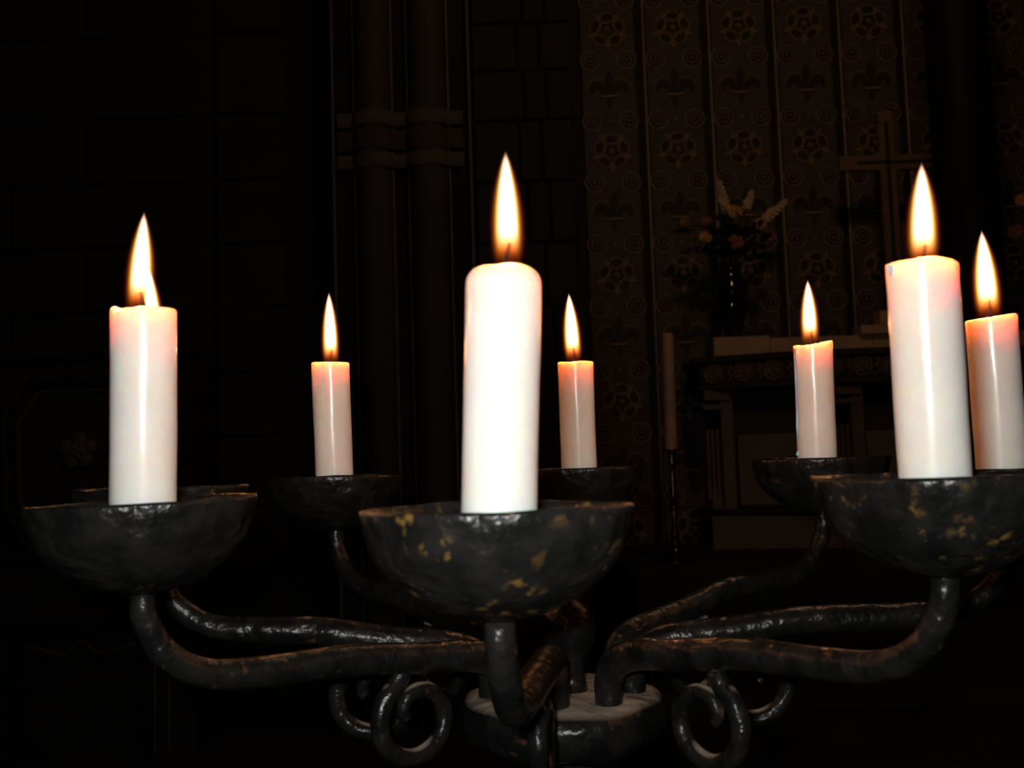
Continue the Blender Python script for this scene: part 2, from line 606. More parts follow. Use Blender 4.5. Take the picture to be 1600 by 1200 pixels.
# ---- clustered column
PY = 4.55
bx = at(626, 200, PY).x
colm = tag(empty('clustered_column', (bx, PY, 0)),
           'grey stone clustered column with a moulded ring between the left wall and the chancel', 'column')
def px_x(px):
    return at(px, 200, PY).x - bx
L0, L1 = px_x(520), px_x(733)
obj('core', MB().add(box(L0, L1, 0.03, 0.16, 0, 6.2)), M['shaft_shade'], colm, False)
for px, rpx in ((583, 29), (668, 30)):
    r = rpx / F * PY
    obj('shaft', MB().add(lathe([(r, 0), (r, 6.2)], 28, (px_x(px), 0.02, 0))), M['shaft'], colm, auto=True)
for px, rr in ((520, .007), (553, .003), (613, .006), (637, .003), (701, .006), (734, .007)):
    f_ = obj('fillet', MB().add(lathe([(rr, 0), (rr, 6.2)], 12, (px_x(px), -0.0 if rr > .005 else -0.0, 0))), M['fillet'], colm, auto=True)
for ya, yb_, pr, mat in ((177, 199, .10, 'shaft_ring'), (205, 236, .092, 'shaft'), (242, 264, .10, 'shaft_ring')):
    za, zb = at(626, ya, PY).z, at(626, yb_, PY).z
    v, f = [], []
    n = 48
    oh = []
    for i in range(n + 1):
        x = px_x(528) + (px_x(724) - px_x(528)) * i / n
        # the ring follows the two shafts and the hollows between them
        d = 0.055
        for px, rpx in ((583, 31), (668, 32)):
            q = (x - px_x(px)) / (rpx / F * PY)
            if abs(q) < 1:
                d = max(d, 0.055 + pr * 0.5 * math.sqrt(1 - q * q))
        oh.append((x, -d + 0.03))
    for (x, y) in oh:
        h = (za - zb)
        v += [(x, 0.05, zb), (x, y + 0.008, zb), (x, y, zb + h * .25), (x, y, zb + h * .75), (x, y + 0.008, za), (x, 0.05, za)]
    for i in range(n):
        for k in range(5):
            f.append((i * 6 + k, i * 6 + 6 + k, i * 6 + 6 + k + 1, i * 6 + k + 1))
    f.append(tuple(range(6)))
    f.append(tuple(n * 6 + k for k in reversed(range(6))))
    obj('ring', MB().add((v, f)), M[mat], colm, auto=True)

# ---- plain dark column right of the cross
KY = 4.15
xk0, xk1 = at(1457, 200, KY).x, at(1549, 200, KY).x
kr = (xk1 - xk0) / 2
kc = tag(empty('round_column', ((xk0 + xk1) / 2, KY, PLAT)), 'plain black round column standing right of the altar cross', 'column')
obj('shaft', MB().add(lathe([(kr, 0.25), (kr * 0.99, 6.2 - PLAT)], 40)), M['black_col'], kc, auto=True)
obj('base', MB().add(lathe([(kr + .06, 0), (kr + .06, .1), (kr + .03, .13), (kr + .045, .17), (kr + .02, .21), (kr, .25)], 40)), M['black_col'], kc, auto=True)

# ---- carved stall at the lower left
SY = 4.30
def sp(px, py):
    v = at(px, py, SY)
    return v.x, v.z
sx0, sx1 = sp(-60, 700)[0], sp(300, 700)[0]
stz = sp(120, 545)[1]
stall = tag(empty('carved_stall', ((sx0 + sx1) / 2, SY, 0)), 'dark carved wooden stall front with an octagonal rose panel at the lower left', 'furniture')
so = Vector(((sx0 + sx1) / 2, SY, 0))
hw = (sx1 - sx0) / 2
obj('body', MB().add(box(-hw, hw, 0.02, 0.38, 0, stz)), M['wood_dark'], stall, False)
def rail(y, h, d):
    z = sp(120, y)[1]
    return MB().add(box(-hw - .02, hw + .02, -d, 0.05, z - h, z + h, 0.006))
obj('cornice', rail(550, .02, .02), M['wood_dark'], stall, False)
obj('rail', rail(868, .016, .015), M['wood_dark'], stall, False)
obj('rail', rail(965, .02, .02), M['wood_dark'], stall, False)
def frame_outline(px_pts, wid, y0, y1):
    """bar frame that follows a closed outline"""
    P = [sp(*q) for q in px_pts]
    P = [(x - so.x, z) for x, z in P]
    cx = sum(p[0] for p in P) / len(P)
    czz = sum(p[1] for p in P) / len(P)
    v, f = [], []
    n = len(P)
    for (x, z) in P:
        d = math.hypot(x - cx, z - czz)
        k = 1 - wid / d
        xi, zi = cx + (x - cx) * k, czz + (z - czz) * k
        v += [(x, y1, z), (x, y0, z), (xi, y0, zi), (xi, y1, zi)]
    for i in range(n):
        j = (i + 1) % n
        for k in range(3):
            f.append((i * 4 + k, j * 4 + k, j * 4 + k + 1, i * 4 + k + 1))
    return v, f
octo = [(8, 652), (48, 586), (196, 583), (232, 640), (236, 790), (196, 858), (52, 862), (14, 800)]
oct2 = [(26, 660), (62, 610), (184, 607), (214, 650), (218, 780), (184, 832), (64, 836), (30, 786)]
pan = obj('octagon_frame', MB().add(frame_outline(octo, .022, -.022, .02)), M['wood_dark'], stall, False)
obj('edge', MB().add(frame_outline(octo, .004, -.026, -.02)), M['wood_edge'], pan, False)
obj('inner_moulding', MB().add(frame_outline(oct2, .008, -.006, .02)), M['wood_edge'], stall, False)
rc = sp(120, 704)
rm = MB()
for i in range(5):
    a = R(90) + 2 * math.pi * i / 5
    rm.add(lathe([(0.002, .02), (.03, .018), (.036, .008), (.03, 0.0)], 14, (0.047 * math.cos(a), 0.047 * math.sin(a), 0)))
    b = a + R(36)
    rm.add(lathe([(0.002, .026), (.016, .022), (.02, .01), (.016, 0.0)], 10, (0.023 * math.cos(b), 0.023 * math.sin(b), 0)), 0)
rm.add(lathe([(0.002, .034), (.010, .03), (.013, .02), (.01, 0)], 10))
ro = obj('carved_rose', rm, M['wood_edge'], stall)
ro.rotation_euler = (R(90), 0, 0)
ro.location = (rc[0] - so.x, 0.02, rc[1])
low = [(24, 985), (226, 978), (236, 1190), (34, 1196)]
obj('lower_frame', MB().add(frame_outline(low, .014, -.012, .02)), M['wood_dark'], stall, False)
ogee = spline([(sp(45, 1010)[0] - so.x, -0.004, sp(45, 1010)[1]), (sp(100, 1022)[0] - so.x, -0.004, sp(100, 1022)[1]),
               (sp(128, 1002)[0] - so.x, -0.004, sp(128, 1002)[1]), (sp(158, 1020)[0] - so.x, -0.004, sp(158, 1020)[1]),
               (sp(212, 1004)[0] - so.x, -0.004, sp(212, 1004)[1])], 6)
obj('tracery', MB().add(tube(ogee, .005, 8, smooth=False)), M['wood_edge'], stall)
for px in (240, 262):
    x = sp(px, 1080)[0] - so.x
    obj('post', MB().add(lathe([(.006, 0.02), (.006, sp(px, 985)[1])], 10, (x, 0.016, 0))), M['wood_edge'], stall, auto=True)

# ================================================================== ALTAR
AY = 4.75
ax0, ax1 = at(1098, 560, AY).x, at(1686, 560, AY).x
axc, ahw = (ax0 + ax1) / 2, (ax1 - ax0) / 2
altar = tag(empty('altar', (axc, AY, PLAT)), 'dark altar table with a carved rosette frieze and pilasters at the back right', 'altar')
def bow(x):
    return 0.23 * (x / ahw) ** 2
def bowed(x0, x1, z0, z1, d0, d1, n=24, b=0.006):
    """a band that follows the altar's bowed front: d0 front, d1 back"""
    v, f = [], []
    for i in range(n + 1):
        x = x0 + (x1 - x0) * i / n
        y = bow(x)
        v += [(x, y + d1, z0), (x, y + d0 + b, z0), (x, y + d0, z0 + b), (x, y + d0, z1 - b), (x, y + d0 + b, z1), (x, y + d1, z1)]
    for i in range(n):
        for k in range(6):
            k2 = (k + 1) % 6
            f.append((i * 6 + k, i * 6 + 6 + k, i * 6 + 6 + k2, i * 6 + k2))
    f.append(tuple(range(6)))
    f.append(tuple(n * 6 + k for k in reversed(range(6))))
    return v, f
def az(px, py, Y=AY):
    return at(px, py, Y).z - PLAT
def axx(px, py=560, Y=AY):
    return at(px, py, Y).x - axc
zt = az(1240, 547)
zf1, zf0 = az(1240, 558), az(1240, 592)
D1 = 0.36
obj('table_top', MB().add(bowed(-ahw, ahw, zf1, zt, -0.02, D1)), M['altar_dark'], altar, False)
obj('frieze', MB().add(bowed(-ahw + .02, ahw - .02, zf0, zf1, 0.0, D1)), M['altar_dark'], altar, False)
zc = az(1240, 602)
obj('moulding', MB().add(bowed(-ahw + .01, ahw - .01, zc, zf0, -0.012, D1)), M['altar_dark'], altar, False)
# rosettes
rmz = MB()
for i in range(8):
    a = 2 * math.pi * i / 8
    rmz.add(lathe([(.001, .010), (.012, .008), (.014, 0)], 8, (.022 * math.cos(a), .022 * math.sin(a), 0)))
rmz.add(lathe([(.001, .018), (.010, .014), (.013, 0)], 10))
rmz.add(lathe([(.048, 0), (.048, .008), (.042, .010), (.040, 0.002), (.030, .001)], 18))
ROSETTE = rmz.mesh('rosette', M['altar_carving'])
sc_m = MB().add(tube([(0, 0, -.040), (.012, -.004, -.02), (-.004, -.008, 0), (.012, -.004, .02), (0, 0, .040)], [.004, .007, .009, .007, .004], 8, 4)).mesh('scroll', M['altar_carving'])
k = -0.84
nros = 13
for i in range(nros):
    x = -ahw + .085 + (2 * ahw - .17) * i / (nros - 1)
    o = link('rosette', ROSETTE, altar, (x, bow(x) + 0.002, (zf0 + zf1) / 2))
    o.rotation_euler = (R(90), 0, math.atan(0.46 * x / ahw ** 2))
    if i < nros - 1:
        x2 = x + (2 * ahw - .17) / (nros - 1) / 2
        link('scroll', sc_m, altar, (x2, bow(x2), (zf0 + zf1) / 2))
# body: shade under the overhang painted dark, then panels between pilasters
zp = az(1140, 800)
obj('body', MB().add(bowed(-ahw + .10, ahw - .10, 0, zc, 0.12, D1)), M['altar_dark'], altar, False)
obj('plinth', MB().add(bowed(-ahw + .06, ahw - .06, 0, zp - .025, 0.06, D1)), M['altar_body'], altar, False)
obj('base_moulding', MB().add(bowed(-ahw + .05, ahw - .05, zp - .025, zp, 0.045, D1)), M['altar_dark'], altar, False)
pils = [(1117, 1163), (1312, 1358), (1452, 1498), (1635, 1680)]
for (pa, pb) in pils:
    x0, x1 = axx(pa, 700), axx(pb, 700)
    y = bow((x0 + x1) / 2)
    wd = x1 - x0
    pi_ = obj('pilaster', MB().add(box(x0 + wd * .56, x1, y + .025, y + .2, zp, zc, .004)), M['altar_body'], altar, False)
    fl = MB()
    for q in range(3):
        fx = x0 + wd * (.08 + .17 * q)
        fl.add(lathe([(wd * .075, zp + .05), (wd * .075, az(1130, 668))], 10, (fx, y + .045, 0)))
    obj('fluting', fl, M['altar_body'], pi_, auto=True)
    obj('capital', MB().add(box(x0 - .01, x1 - wd * .3, y + .02, y + .2, az(1130, 637), az(1130, 628), .004)).add(box(x0 - .004, x0 + wd * .9, y + .01, y + .2, az(1130, 622), zc, .004)), M['altar_body'], pi_, False)
    obj('foot', MB().add(box(x0 + wd * .12, x0 + wd * .5, y + .018, y + .2, zp, zp + .06, .004)), M['altar_body'], pi_, False)
    obj('pedestal', MB().add(box(x0 + .012, x1, y + .03, y + .2, 0.0, zp - .03, .004)), M['altar_body'], altar, False)
for (pa, pb) in ((1170, 1305), (1365, 1446), (1505, 1630)):
    x0, x1 = axx(pa, 700), axx(pb, 700)
    p = obj('panel', MB().add(bowed(x0, x1, zp + .01, az(1200, 677), 0.085, 0.16, 8, .01)), M['altar_body'], altar, False)

# the shelf behind the table: pale blocks (books and boxes) standing on it
def on_altar(name, px0, px1, py, dep, label, cat, mat, yoff):
    Y = AY + yoff
    x0, x1 = at(px0, py, Y).x, at(px1, py, Y).x
    z1 = at((px0 + px1) / 2, py, Y).z
    z0 = PLAT + zt
    e = tag(empty(name, ((x0 + x1) / 2, Y, z0)), label, cat)
    h = (x1 - x0) / 2
    return e, h, z1 - z0, dep
e, h, hh, dp = on_altar('altar_shelf', 1114, 1670, 522, .14, 'pale stone shelf running along the back of the altar table', 'shelf', 'altar_pale', .25)
n_ = 4
wds = [0.0, .16, .45, .72, 1.0]
for i in range(n_):
    obj('block', MB().add(box(-h + 2 * h * wds[i] + .001, -h + 2 * h * wds[i + 1] - .001, 0, .10, 0.0, hh + (.012 if i % 2 == 0 else 0), .005)), M['altar_pale'], e, False)
SHELF_Z = PLAT + zt + hh

# ---- cross
XY = AY + .262
cxc = at(1392, 320, XY).x
cr = tag(empty('altar_cross', (cxc, XY, SHELF_Z)), 'brown wooden altar cross with a dark inlaid line on a stepped foot', 'cross')
def xz(px, py):
    v = at(px, py, XY)
    return v.x - cxc, v.z - SHELF_Z
tz = xz(1388, 172)[1]
hz1, hz0 = xz(1390, 241)[1], xz(1390, 265)[1]
hwx = 0.125 / 2 * 2 + .12
vw = 0.040
cb = 0.115
y0, y1 = 0.0, 0.028
r = .025
def cross_outline():
    o = []
    def fil(cx, czz, a0, a1):
        for i in range(5):
            a = R(a0 + (a1 - a0) * i / 4)
            o.append((cx + r * math.cos(a), czz + r * math.sin(a)))
    return o, fil
def strip(pts):
    return prism(pts, y0, y1)
mbx = MB()
mbx.add(box(-vw, vw, y0, y1, cb, tz, .004))
mbx.add(box(-hwx, -vw, y0, y1, hz0, hz1, .004))
mbx.add(box(vw, hwx, y0, y1, hz0, hz1, .004))
for sx in (-1, 1):
    for (zz_, sz) in ((hz1, 1), (hz0, -1)):
        # little concave fillet in each corner
        n = 5
        cxx, czz = sx * (vw + r), zz_ + sz * r
        pts = [(sx * vw, zz_)]
        arc = []
        for i in range(n + 1):
            a = R(90) * i / n
            arc.append((cxx - sx * r * math.cos(a), czz - sz * r * math.sin(a)))
        v, f = [], []
        for q in [pts[0]] + arc:
            v.append((q[0], y0, q[1]))
        for q in [pts[0]] + arc:
            v.append((q[0], y1, q[1]))
        for i in range(1, n + 1):
            f.append((0, i, i + 1))
            f.append((i, i + n + 2, i + n + 3, i + 1))
        mbx.add((v, f))
obj('cross_body', mbx, M['wood_cross'], cr, False)
zm = (hz0 + hz1) / 2
obj('inlay', MB().add(box(-.009, .009, -.004, .006, cb + .02, tz - .06)).add(box(-hwx + .09, hwx - .03, -.004, .005, zm - .007, zm + .007)), M['wood_inlay'], cr, False)
obj('foot', MB().add(box(-.20, .20, -.05, .075, 0, .045, .004)).add(box(-.10, .10, -.035, .06, .045, cb, .004)), M['altar_pale'], cr, False)

# ---- vases and flowers
def bloom_round(rad, n=34, ruff=1.0):
    m = MB()
    for i in range(n):
        ph = math.acos(1 - 1.5 * (i + .5) / n)
        th = i * 2.39996
        d = Vector((math.sin(ph) * math.cos(th), math.sin(ph) * math.sin(th), math.cos(ph)))
        c = d * rad * .55
        s = d.orthogonal().normalized()
        t = d.cross(s)
        w_, l_ = rad * .26, rad * .5 * ruff
        tip = c + d * l_
        v = [c - s * w_ * .5, c + s * w_ * .5, c + d * l_ * .6 + s * w_ + t * w_ * .3, tip + t * w_ * .5, c + d * l_ * .6 - s * w_ + t * w_ * .3,
             c + d * l_ * .5 - t * w_ * .3]
        m.add((v, [(0, 1, 5), (1, 2, 5), (2, 3, 5), (3, 4, 5), (4, 0, 5)]))
    m.add(lathe([(.001, -rad * .3), (rad * .45, -rad * .15), (rad * .6, rad * .15), (rad * .4, rad * .45), (.001, rad * .6)], 12))
    return m
def bloom_spike(length, rad, n=46):
    m = MB()
    for i in range(n):
        t = i / n
        th = i * 2.39996
        r_ = rad * (1 - .45 * t ** 2) * (.75 + .35 * ((i * 7) % 5) / 4)
        c = Vector((math.cos(th) * r_ * .7, math.sin(th) * r_ * .7, t * length))
        q = r_ * .62
        v, f = lathe([(.0008, -q * .6), (q * .9, -q * .1), (q, q * .35), (q * .35, q * .6)], 6)
        m.add(([(Vector(p) + c) for p in v], f))
    m.add(lathe([(rad * .25, 0), (rad * .12, length)], 8))
    return m
def leaf_mesh(L, W):
    v, f = [], []
    n = 5
    for i in range(n + 1):
        t = i / n
        wdt = W * math.sin(math.pi * min(.98, t * .9 + .08)) ** .8
        zc_, yc = t * L, -.12 * L * t * t
        v += [(-wdt, yc - wdt * .3, zc_), (0, yc, zc_), (wdt, yc - wdt * .3, zc_)]
    for i in range(n):
        q = i * 3
        f += [(q, q + 1, q + 4, q + 3), (q + 1, q + 2, q + 5, q + 4)]
    return v, f

VY = AY + .30
def vase(pxc, label):
    x = at(pxc, 470, VY).x
    z0 = SHELF_Z + .012
    h = at(pxc, 416, VY).z - z0
    e = tag(empty('flower_vase', (x, VY, z0)), label, 'vase')
    r = .078
    obj('body', MB().add(lathe([(.045, 0), (.05, .006), (.038, .02), (.05, .05), (r, h * .45), (r * 1.02, h * .62), (r * .8, h * .82), (r * .62, h * .93), (r * .74, h),
                                (r * .68, h), (r * .56, h * .92), (r * .6, h * .7), (.02, h * .3)], 30)), M['vase'], e)
    return x, z0 + h
def flower(name, kind, px, py, base, label, mat, size, length=0, tip=None, dy=-.05):
    Y = VY + dy
    p = at(px, py, Y)
    b = Vector(base)
    e = tag(empty(name, b), label, 'flower')
    rel = p - b
    mid = rel * .5 + Vector((-rel.x * .18, -0.01, .03))
    obj('stem', MB().add(tube([(0, 0, -.06), mid, rel], [.003, .0025, .002], 6, 5)), M['leaf'], e)
    if kind == 'spike':
        q = at(tip[0], tip[1], Y) - p
        o = obj('bloom', bloom_spike(q.length, size), mat, e)
        o.location = rel
        o.rotation_mode = 'QUATERNION'
        o.rotation_quaternion = Vector((0, 0, 1)).rotation_difference(q)
    else:
        o = obj('bloom', bloom_round(size, ruff=1.25 if kind == 'mum' else 1), mat, e)
        o.location = rel
        o.rotation_mode = 'QUATERNION'
        o.rotation_quaternion = Vector((0, 0, 1)).rotation_difference(Vector((rel.x * 1.2, -.35, .25)))
    for i in range(3):
        t = .45 + .18 * i
        pos = mid * (1 - abs(2 * t - 1)) + rel * max(0, 2 * t - 1)
        lf = obj('leaf', MB().add(leaf_mesh(.10 + .02 * i, .016)), M['leaf'], e, loc=pos)
        lf.rotation_euler = (R(35 + 20 * i), R(-30 + 50 * i), R(120 * i + px))
    return e
vx, vz = vase(1143, 'dark glazed vase of mixed flowers on the altar shelf, left of the cross')
B = (vx, VY, vz - .01)
flower('white_flower_spike', 'spike', 1137, 331, B, 'tallest white flower spike leaning left in the altar vase', M['petal_white'], .026, tip=(1121, 282), dy=-.02)
flower('white_flower_spike', 'spike', 1167, 329, B, 'short white flower spike in the middle of the altar vase', M['petal_white'], .023, tip=(1174, 297), dy=.0)
flower('white_flower_spike', 'spike', 1194, 347, B, 'white flower spike leaning right in the altar vase', M['petal_white'], .027, tip=(1229, 312), dy=-.01)
flower('apricot_rose', 'rose', 1149, 331, B, 'apricot rose at the top centre of the altar vase', M['petal_yellow'], .036, dy=-.06)
flower('apricot_rose', 'rose', 1187, 350, B, 'apricot rose below the right white spike in the altar vase', M['petal_yellow'], .031, dy=-.05)
flower('apricot_rose', 'rose', 1102, 371, B, 'apricot rose at the left side of the altar vase', M['petal_yellow'], .033, dy=-.04)
flower('chrysanthemum', 'mum', 1150, 378, B, 'rusty chrysanthemum low in the middle of the altar vase', M['petal_red'], .036, dy=-.09)
flower('rust_flower', 'mum', 1104, 346, B, 'small rust coloured flower above the left apricot rose', M['petal_red'], .026, dy=-.02)
flower('rust_flower', 'mum', 1070, 348, B, 'faint rust flower reaching furthest left from the altar vase', M['petal_red'], .024, dy=.0)
flower('rust_flower', 'mum', 1204, 370, B, 'rust flower drooping at the lower right of the altar vase', M['petal_red'], .026, dy=-.04)
for i, (px, py) in enumerate(((1120, 360), (1135, 352), (1165, 358), (1175, 380), (1128, 385), (1110, 392), (1150, 350), (1085, 385), (1200, 395))):
    p = at(px, py, VY - .01) - Vector(B)
    e = tag(empty('leafy_sprig', B), ['dark leafy sprig filling the altar vase between the flowers'][0], 'foliage', 'leafy sprigs in the altar vase')
    obj('stem', MB().add(tube([(0, 0, -.05), p * .5 + Vector((0, 0, .02)), p], .002, 6, 4)), M['leaf'], e)
    for q in range(6):
        lf = obj('leaf', MB().add(leaf_mesh(.085, .018)), M['leaf'], e, loc=p * (.55 + .09 * q))
        lf.rotation_euler = (R(30 + 15 * q), R(40 * (1 if q % 2 else -1)), R(77 * q + 31 * i))
vx2, vz2 = vase(1643, 'second dark vase at the far right end of the altar shelf')
B2 = (vx2, VY, vz2 - .01)
flower('apricot_rose', 'rose', 1597, 312, B2, 'apricot flower at the upper right edge of the picture', M['petal_yellow'], .034, dy=-.03)
flower('rust_flower', 'mum', 1586, 362, B2, 'rust lily bloom at the right edge below the apricot flower', M['petal_red'], .034, dy=-.03)

# ---- tall candlestick with a cream candle left of the altar
TY = 4.45
tx = at(1053, 800, TY).x
stz0 = PLAT
def tzz(py):
    return at(1048, py, TY).z - stz0
cs = tag(empty('brass_candlestick', (tx, TY, stz0)), 'slender turned brass candlestick standing left of the altar', 'candlestick')
hT = tzz(704)
obj('base', MB().add(lathe([(.075, 0), (.075, .012), (.05, .03), (.022, .05), (.018, .06)], 28)), M['brass'], cs, auto=True)
obj('shaft', MB().add(lathe([(.014, .055), (.020, .07), (.022, .08), (.013, .09), (.012, .10), (.021, .115), (.021, .125), (.011, .14), (.010, .22), (.009, .29),
                             (.022, hT * .47), (.024, hT * .49), (.011, hT * .51), (.013, hT * .62), (.010, hT * .8), (.009, hT * .86), (.018, hT * .89), (.009, hT * .92), (.017, hT * .95), (.012, hT)], 20)), M['brass'], cs)
obj('drip_pan', MB().add(lathe([(.01, hT - .005), (.034, hT), (.037, hT + .006), (.034, hT + .005), (.02, hT + .003)], 24)), M['brass'], cs)
tp = at(1043, 521, TY)
bt = Vector((tx, TY, stz0 + hT + .003))
tc_ = tag(empty('altar_candle', bt), 'tall unlit cream candle on the brass candlestick left of the altar', 'candle')
ax_ = tp - bt
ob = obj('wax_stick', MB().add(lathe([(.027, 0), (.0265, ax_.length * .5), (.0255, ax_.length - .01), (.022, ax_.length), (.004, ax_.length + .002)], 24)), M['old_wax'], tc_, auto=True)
ob2 = obj('wick', MB().add(tube([(0, 0, ax_.length), (.001, 0, ax_.length + .012)], .0015, 6, 3)), M['wick'], tc_)
tc_.rotation_mode = 'QUATERNION'
tc_.rotation_quaternion = Vector((0, 0, 1)).rotation_difference(ax_)

# ================================================================== CANDELABRUM
# place: rim centre (px, py, depth), candle base x, candle top (x, y), flame tip / foot, flame width px
ARMS = [
    ('front',      (776, 792, .400), 780, (788, 405), (790, 242), (794, 404), 37),
    ('left',       (222, 783, .485), 224, (225, 481), (225, 336), (217, 478), 31),
    ('back left',  (524, 744, .814), 523, (516, 566), (514, 460), (517, 562), 20),
    ('back',       (906, 732, .857), 905, (899, 565), (889, 461), (896, 558), 21),
    ('back right', (1281, 716, .800), 1277, (1270, 536), (1262, 440), (1266, 531), 21),
    ('right',      (1566, 731, .632), 1566, (1548, 493), (1534, 364), (1545, 488), 29),
    ('front right', (1466, 742, .440), 1461, (1440, 409), (1440, 259), (1443, 405), 35),
    ('far left',   (250, 762, .625), 233, (234, 546), (233, 421), (240, 540), 25),
]
HUBC = pt(878, 1079, .64)
HX, HY, HZ = HUBC
root = tag(empty('candelabrum', (HX, HY, 0)),
           'black wrought iron candelabrum with eight curved arms and drip bowls around a dusty hub', 'candelabrum')
hz = HZ
def irreg(seed, amp):
    rnd = random.Random(seed)
    ph = [(rnd.uniform(0, 6.28), k, amp / k ** .7 * rnd.uniform(.4, 1)) for k in (2, 3, 5, 8, 13)]
    return lambda a: sum(q * math.sin(k * a + p) for p, k, q in ph)

hubm = MB().add(lathe([(.001, hz - .034), (.036, hz - .034), (.052, hz - .031), (.062, hz - .024), (.066, hz - .015), (.0645, hz - .008),
                       (.060, hz - .0025), (.053, hz - .0005), (.046, hz), (.02, hz + .001), (.001, hz + .001)], 48,
                      fn=lambda x, y, z, a, r: (x * (1 + .012 * math.sin(5 * a + 1)), y * (1 + .012 * math.sin(5 * a + 1)), z + (.0008 * math.sin(7 * a) if r > .03 else 0))))
obj('hub', hubm, M['iron_dusty'], root)
obj('finial', MB().add(lathe([(.011, hz), (.0095, hz + .008), (.009, hz + .016), (.011, hz + .022), (.0155, hz + .029), (.0175, hz + .038), (.0165, hz + .046),
                              (.012, hz + .052), (.006, hz + .056), (.0045, hz + .060), (.0058, hz + .064), (.004, hz + .069), (.0008, hz + .071)], 28, (.005, -.004, 0))), M['iron'], root)
obj('stem', MB().add(lathe([(.018, .04), (.018, hz * .45), (.028, hz * .47), (.018, hz * .49), (.017, hz - .12), (.026, hz - .10), (.017, hz - .08), (.02, hz - .04)], 24)), M['iron'], root)
obj('foot', MB().add(lathe([(.001, 0), (.20, 0), (.20, .012), (.12, .03), (.05, .045), (.02, .06)], 40)), M['iron'], root)

def bowl_mesh(seed, mat):
    ir = irreg(seed, .0011)
    ir2 = irreg(seed + 50, .0007)
    def fn(x, y, z, a, r):
        k = (r / .053) ** 2
        s = 1 + ir(a) * k / .053 * .8
        return x * s, y * s, z + ir2(a) * k
    prof = [(.001, -.0430), (.012, -.0424), (.0205, -.0402), (.0280, -.0367), (.0355, -.0317), (.0425, -.0257), (.0478, -.0187), (.0508, -.0110), (.0522, -.0045), (.0530, -.0012), (.0526, .0004),
            (.0514, .0004), (.0506, -.001), (.0480, -.0115), (.0438, -.0200), (.0372, -.0280), (.0290, -.0340), (.0205, -.0376), (.0190, -.0300), (.0175, -.0298), (.0168, -.0385), (.001, -.0392)]
    v, f = lathe(prof, 72, fn=fn)
    return MB().add((v, f)).mesh('drip_bowl', mat)

def top_shape(i):
    """height offsets of the candle's upper edge as a function of (x, y)/radius"""
    if i == 0: return lambda x, y: .0004 * math.sin(3 * x)
    if i == 1: return lambda x, y: (.0006 * math.exp(-((x + .9) / .09) ** 2) - .0024 * math.exp(-((x + .60) / .19) ** 2) - .0007 * math.exp(-((x + .15) / .3) ** 2)) * (1 if y < 0 else max(0, 1 - y * 2))
    if i == 2: return lambda x, y: -.0005 * x
    if i == 3: return lambda x, y: .0003 * math.sin(4 * x)
    if i == 4: return lambda x, y: (.0022 * x - .0018 * math.exp(-((x - .52) / .07) ** 2) - .001 * math.exp(-((x - .12) / .06) ** 2) + .0014 * math.exp(-((x + .95) / .08) ** 2)) - .0006
    if i == 5: return lambda x, y: .0012 * x - .0008
    if i == 6: return lambda x, y: -.0016 * abs(x - .02) - .0010 * x + .0009
    return lambda x, y: 0.0

def candle_mesh(i, rad, L):
    top = top_shape(i)
    sh = (.0095, .0022, .0016, .0016, .0010, .0018, .0014, .002)[i]      # rounding of the shoulder
    ir = irreg(100 + i, .00018)
    rings = []
    for k in range(13):
        rings.append((1.0, L * .97 * k / 12 * .98, 0.0))
    body_top = L - sh
    prof = [(rad, z, 0) for _, z, _ in rings if z < body_top - .010] + [(rad, body_top - .0075, .15), (rad, body_top - .005, .4), (rad, body_top - .0025, .75), (rad, body_top, 1)]
    for q in range(1, 7):
        a = R(90) * q / 6
        prof.append((rad - sh * (1 - math.cos(a)) * (1 if i else .9), body_top + sh * math.sin(a) * (1 if i else .75), 1))
    rin = prof[-1][0]
    zt_ = prof[-1][1]
    dep = .0022 if i else .0008
    prof += [(rin * .86, zt_ - dep * .25, .7), (rin * .68, zt_ - dep * .8, .25), (rin * .4, zt_ - dep, 0), (rin * .14, zt_ - dep * .8, 0), (.0009, zt_ - dep * .7 + .0004, 0)]
    n = 96
    v, f = [], []
    for (r, z, wgt) in prof:
        for k in range(n):
            a = 2 * math.pi * k / n
            ca, sa = math.cos(a), math.sin(a)
            rr = r + ir(a + z * 30) * (r / rad)
            v.append((rr * ca, rr * sa, z + top(ca, sa) * wgt))
    m = len(prof)
    for j in range(m - 1):
        for k in range(n):
            k2 = (k + 1) % n
            f.append((j * n + k, j * n + k2, (j + 1) * n + k2, (j + 1) * n + k))
    f.append(tuple(reversed(range(n))))
    f.append(tuple((m - 1) * n + k for k in range(n)))
    mb_ = MB().add((v, f))
    return mb_, zt_ - dep * .7

# flame mesh in unit space (height 1, half width 1)
fp = []
for k in range(19):
    z = -0.06 + 1.12 * k / 18
    zz_ = min(max(z, 0), 1)
    for (a, b) in zip(FLAME_SHAPE[:-1], FLAME_SHAPE[1:]):
        if a[0] <= zz_ <= b[0]:
            s = a[1] + (b[1] - a[1]) * (zz_ - a[0]) / (b[0] - a[0])
    if z < 0: s *= .8
    fp.append((max(s * 1.9, .2) if z < 1.04 else .05, z))
FLAME = MB().add(lathe(fp, 24)).mesh('flame', M['flame'])

